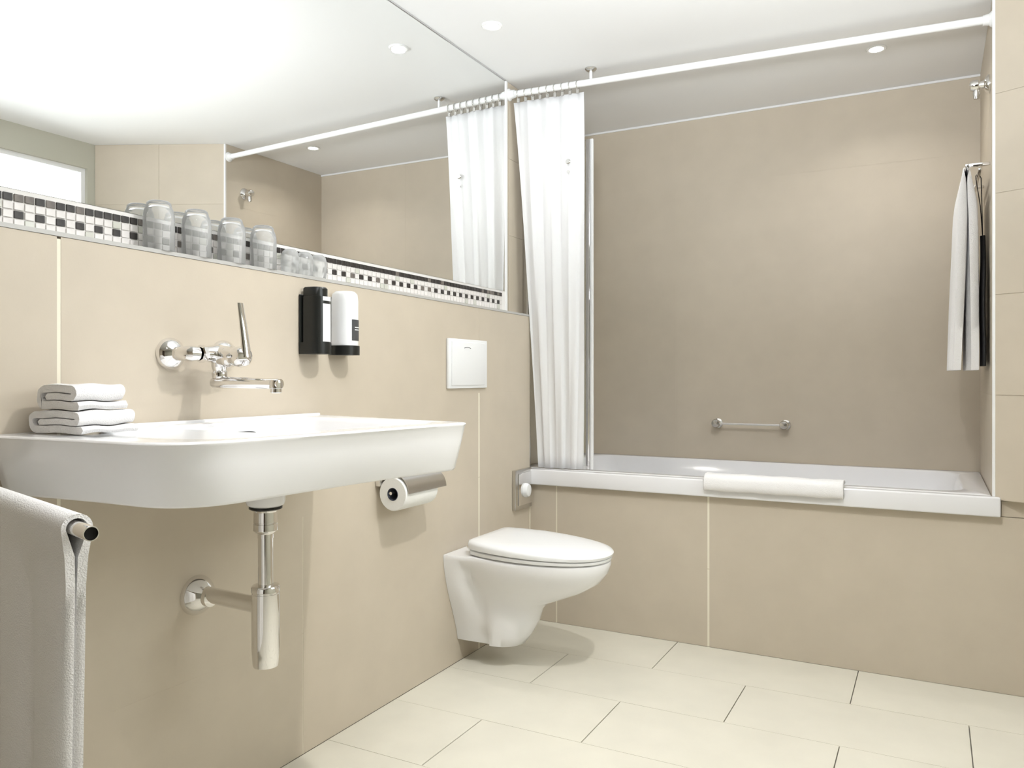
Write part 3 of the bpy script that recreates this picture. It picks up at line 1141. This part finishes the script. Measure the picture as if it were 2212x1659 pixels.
def curtain():
    bm = bmesh.new()
    nx_, nz_ = 180, 30
    V = []
    zt, zb = 2.208, ZRIM + .0045
    for i in range(nz_ + 1):
        s = i / nz_
        z = zt + (zb - zt) * s
        rowv = []
        for j in range(nx_ + 1):
            f = j / nx_
            xl = .022 + .075 * s
            xr_ = .338 - .036 * s
            x = xl + (xr_ - xl) * f
            amp = .0055 + .004 * math.sin(PI * min(1, s * 1.2)) + .001 * s
            yc = 2.992 + (x / XR) * .095 + (3.085 - 2.992) * (s ** .8) * .88
            ph = 2 * PI * 3.5 * f
            y = yc + amp * math.sin(ph + .5 * math.sin(s * 4)) * (.75 + .25 * math.sin(f * 13)) + .002 * math.sin(ph * 2.3 + s * 9)
            x2 = x + .003 * math.sin(ph * 2 + s * 3)
            rowv.append(bm.verts.new((x2, y, z)))
        V.append(rowv)
    for i in range(nz_):
        for j in range(nx_):
            bm.faces.new((V[i][j], V[i][j + 1], V[i + 1][j + 1], V[i + 1][j]))
    t = thing('shower_curtain', 'white shower curtain drawn together at the left end of the rod', 'curtain', (.18, 3.0, 2.21))
    o = obj('curtain_fabric', bm, 'curtain', t, angle=180)
    so = o.modifiers.new('thick', 'SOLIDIFY')
    so.thickness = .0012
    for k in range(9):
        f = (k + .5) / 9
        x = .03 + .30 * f
        c_ = RA.lerp(RB, x / XR)
        bm = bmesh.new()
        tube(bm, [c_ + Vector((0, .0175 * math.cos(a), .0175 * math.sin(a) - .004)) for a in [2 * PI * i / 16 for i in range(17)]], .0022, n=6)
        box(bm, c_.x - .006, c_.x + .006, c_.y - .003, c_.y + .003, c_.z - .038, c_.z - .020)
        obj('curtain_hook', bm, 'satin', t)
    bm = bmesh.new()
    lathe(bm, [(.010, 0), (.011, .004), (.008, .008)], (.268, 3.012, 1.932), (0, -1, 0))
    obj('clip', bm, 'satin', t)
    bm = bmesh.new()
    lathe(bm, [(.006, 0), (.006, .005)], (.268, 3.014, 1.89), (0, -1, 0))
    obj('clip', bm, 'satin', t)


curtain()


def screen():
    t = thing('shower_screen', 'narrow glass shower screen with chrome edge profile on the bathtub rim', 'shower screen', (.17, 3.115, ZRIM))
    z0, z1 = ZRIM + .006, 2.045
    obj('pane', B(.030, .306, 3.122, 3.127, z0 + .01, z1), 'pane', t, smooth=False)
    bm = bmesh.new()
    box(bm, .302, .320, 3.115, 3.134, z0 - .004, z1 + .002, bev=.003)
    obj('edge_profile', bm, 'chrome', t)
    bm = bmesh.new()
    box(bm, .321, .334, 3.117, 3.130, z0 - .004, z1 + .002, bev=.002)
    obj('seal_strip', bm, 'whiterod', t)
    bm = bmesh.new()
    box(bm, .0045, .032, 3.113, 3.136, z0 - .004, z1 + .002, bev=.003)
    obj('wall_profile', bm, 'satin', t)


screen()

# bath mat over the rim
def bath_mat():
    path = []
    z = ZRIM
    # folded mat lying over the rim: hangs a little in front
    pth = [(3.020, .614), (3.018, .630), (3.019, .648), (3.023, .657), (3.034, .6625), (3.05, .664), (3.07, .6635), (3.086, .661)]
    bm = bmesh.new()

    def xf(a, b, zz):
        return Vector((b, a + .001 * math.sin(b * 40), zz))
    ribbon(bm, pth, .0155, .828, 1.322, 30, .0008, xf)
    p2 = [(3.020, .672), (3.028, .683), (3.04, .687), (3.07, .688), (3.10, .687), (3.118, .681), (3.124, .673)]
    o = obj('bath_mat', bm, 'towel', None, angle=80)
    md = o.modifiers.new('soft', 'BEVEL')
    md.width = .004; md.segments = 3; md.limit_method = 'ANGLE'; md.angle_limit = 1.0
    tag(o, 'folded white bath mat laid over the front rim of the bathtub', 'bath mat')


bath_mat()

# grab bar on the alcove back wall
t = thing('grab_bar', 'short chrome bar with round ends on the alcove back wall', 'grab bar', (.85, YBK - .006, .82))
for x in (.694, 1.003):
    bm = bmesh.new()
    lathe(bm, [(.0225, 0), (.0225, .006), (.015, .010), (.014, .034), (.019, .040), (.0205, .050), (.017, .060), (.004, .063)], (x, YBK - .0065, .8205), (0, -1, 0), n=28)
    obj('mount', bm, 'satin', t)
bm = bmesh.new()
tube(bm, [(.694, YBK - .052, .8205), (1.003, YBK - .052, .8205)], .0055)
obj('bar', bm, 'chrome', t)

# shower valve knob on the alcove end wall
t = thing('shower_bracket', 'small round chrome hand shower bracket high on the alcove end wall', 'shower fitting', (XR - .006, 3.19, 2.052))
bm = bmesh.new()
lathe(bm, [(.032, 0), (.032, .004), (.026, .012), (.014, .018), (.012, .034)], (XR - .0065, 3.19, 2.052), (-1, 0, 0))
obj('rosette', bm, 'chrome', t)
bm = bmesh.new()
lathe(bm, [(.012, 0), (.0195, .003), (.0205, .016), (.017, .026), (.006, .030)], (XR - .038, 3.19, 2.052), (-1, 0, 0))
obj('knob', bm, 'chrome', t)
bm = bmesh.new()
lathe(bm, [(.010, 0), (.012, .02), (.009, .036)], (XR - .046, 3.19, 2.042), (0, 0, -1))
obj('outlet', bm, 'satin', t)


# towel rack with a hanging towel on the end wall
def rack():
    t = thing('towel_rack', 'flat chrome towel rack on the alcove end wall', 'towel rail', (XR - .006, 3.36, 1.80))
    z = 1.768
    bm = bmesh.new()
    box(bm, 1.706, XR - .0065, 3.170, 3.182, z, z + .012, bev=.002)
    obj('bracket', bm, 'chrome', t)
    bm = bmesh.new()
    box(bm, 1.706, XR - .0065, 3.548, 3.560, z, z + .012, bev=.002)
    obj('bracket', bm, 'chrome', t)
    bm = bmesh.new()
    box(bm, 1.700, 1.712, 3.170, 3.560, z, z + .012, bev=.002)
    obj('front_bar', bm, 'chrome', t)
    bm = bmesh.new()
    box(bm, 1.740, 1.750, 3.182, 3.548, z - .012, z - .002, bev=.002)
    obj('rear_bar', bm, 'chrome', t)
    bm = bmesh.new()
    # two leaves hanging over the front bar
    xc = 1.706
    zt, zb = z + .018, 1.065
    R_ = 26
    pth = []
    for k in range(R_):
        s = 1 - k / R_
        pth.append((-1, s))
    for k in range(7):
        pth.append((math.cos(PI - PI * k / 6), -k))
    for k in range(1, R_ + 1):
        pth.append((1, k / R_))
    NY = 30
    def pos(sd, s, f, inner):
        th_ = .024
        bend = s <= 0 and abs(sd) < 1 or s < 0
        if s > 0:
            gap = .0115 + .013 * min(1, s * 6) + .008 * s
            x = xc + sd * gap - (.016 * s if sd < 0 else .002 * s)
            x += (.007 * math.sin(f * 17 + s * 2) + .003 * math.sin(f * 39)) * min(1, s * 5)
            zz = zt - .012 - (zt - .012 - zb) * s
            x -= sd * (min(th_, gap - .0015 - .0062 * max(0, 1 - s * 20)) if inner else 0)
        else:
            a = sd
            x = xc + a * (.0115 - (.004 if inner else 0))
            zz = zt - .012 + (.012 - (.005 if inner else 0)) * math.sqrt(max(0, 1 - a * a))
        squeeze = 1 - .22 * math.exp(-max(s, 0) * 9)
        y = 3.365 + (f - .5) * .335 * squeeze
        return Vector((x, y, zz))
    VO = [[bm.verts.new(pos(sd, s, j / NY, False)) for j in range(NY + 1)] for sd, s in pth]
    VI = [[bm.verts.new(pos(sd, s, j / NY, True)) for j in range(NY + 1)] for sd, s in pth]
    K = len(VO)
    for i in range(K - 1):
        for j in range(NY):
            bm.faces.new((VO[i][j], VO[i + 1][j], VO[i + 1][j + 1], VO[i][j + 1]))
            bm.faces.new((VI[i][j], VI[i][j + 1], VI[i + 1][j + 1], VI[i + 1][j]))
        bm.faces.new((VO[i][0], VI[i][0], VI[i + 1][0], VO[i + 1][0]))
        bm.faces.new((VO[i][-1], VO[i + 1][-1], VI[i + 1][-1], VI[i][-1]))
    for j in range(NY):
        bm.faces.new((VO[0][j], VO[0][j + 1], VI[0][j + 1], VI[0][j]))
        bm.faces.new((VO[-1][j], VI[-1][j], VI[-1][j + 1], VO[-1][j + 1]))
    o = obj('hand_towel', bm, 'towel', None, angle=80)
    tag(o, 'white towel hanging from the rack on the right end wall of the bath', 'towel')

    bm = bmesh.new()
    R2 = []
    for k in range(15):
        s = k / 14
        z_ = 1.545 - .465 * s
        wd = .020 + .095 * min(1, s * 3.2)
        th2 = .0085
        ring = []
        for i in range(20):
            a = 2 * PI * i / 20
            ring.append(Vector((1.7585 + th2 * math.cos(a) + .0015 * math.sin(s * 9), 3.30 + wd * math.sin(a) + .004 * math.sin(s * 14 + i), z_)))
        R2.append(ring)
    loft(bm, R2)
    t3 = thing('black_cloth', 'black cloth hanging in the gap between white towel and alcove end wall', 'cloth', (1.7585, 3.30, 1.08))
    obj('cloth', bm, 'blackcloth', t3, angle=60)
    bm = bmesh.new()
    tube(bm, [(1.7585, 3.300, 1.54), (1.756, 3.297, 1.66), (1.7535, 3.295, 1.752), (1.745, 3.295, 1.7715), (1.737, 3.295, 1.762), (1.7375, 3.297, 1.752), (1.752, 3.302, 1.65), (1.7585, 3.303, 1.54)], .0016, n=6)
    obj('hanging_loop', bm, 'blackcloth', t3)


rack()


# ================================================================ DOWNLIGHTS
def downlight(x, y, label, power=1.0):
    t = thing('ceiling_spotlight', label, 'ceiling light', (x, y, ZC), 'round recessed ceiling spotlights')
    bm = bmesh.new()
    n = 32
    rings = []
    for r, z in ((.026, ZC - .001), (.026, ZC - .004), (.034, ZC - .005), (.037, ZC - .002), (.037, ZC + .0)):
        rings.append([Vector((x + r * math.cos(2 * PI * i / n), y + r * math.sin(2 * PI * i / n), z)) for i in range(n)])
    loft(bm, rings, False, False)
    obj('ring', bm, 'whiterod', t)
    bm = bmesh.new()
    lathe(bm, [(.0255, 0), (.0255, -.003), (.012, -.006)], (x, y, ZC - .0005), n=24)
    obj('lens', bm, 'lens', t)
    area('lamp', (0, 0, -.012), (0, 0, 0), .05, .05, DOWN_W * power, (1, .97, .92), 'DISK', t, spread=math.radians(140))


downlight(.208, 2.473, 'round ceiling spotlight above the toilet, beside the mirror')
downlight(1.410, 3.336, 'round ceiling spotlight over the bath, behind the curtain rod')
downlight(1.35, 1.55, 'added unseen ceiling spotlight in the middle of the room, brightening floor and tub panel', 7.5)  # unseen lamp added to brighten the floor and tub panel
downlight(1.35, .25, 'added unseen ceiling spotlight near the entrance, fill light from above the view', 2.5)  # unseen lamp added as fill at the camera end

# the ledge runs out of level by half a centimetre per metre, as in the room
def tilt(y): return (1.98 - y) * .0045


fam = [c for c in bpy.data.objects if c.parent == wall_left or c.parent == mir or c == trim]
done = set()
for o in fam:
    if o.name.startswith('mosaic_tile') and o.location.length > 0:
        o.location.z += tilt(o.location.y)
        continue
    if o.data in done: continue
    done.add(o.data)
    off = Vector(o.parent.location) if o.parent else Vector((0, 0, 0))
    for v in o.data.vertices:
        p = v.co + off
        sl = 2.2 if p.z < 1.335 else 1.0
        if 1.30 < p.z < 1.42 and p.x < .07 and not (o.name.startswith('tile') and p.y > 3.062):
            v.co.z += tilt(p.y) * sl
for o in bpy.data.objects:
    if o.parent is None and o.name.split('.')[0] in ('tumbler', 'low_glass'):
        o.location.z += tilt(o.location.y) * 2.2 + .0006
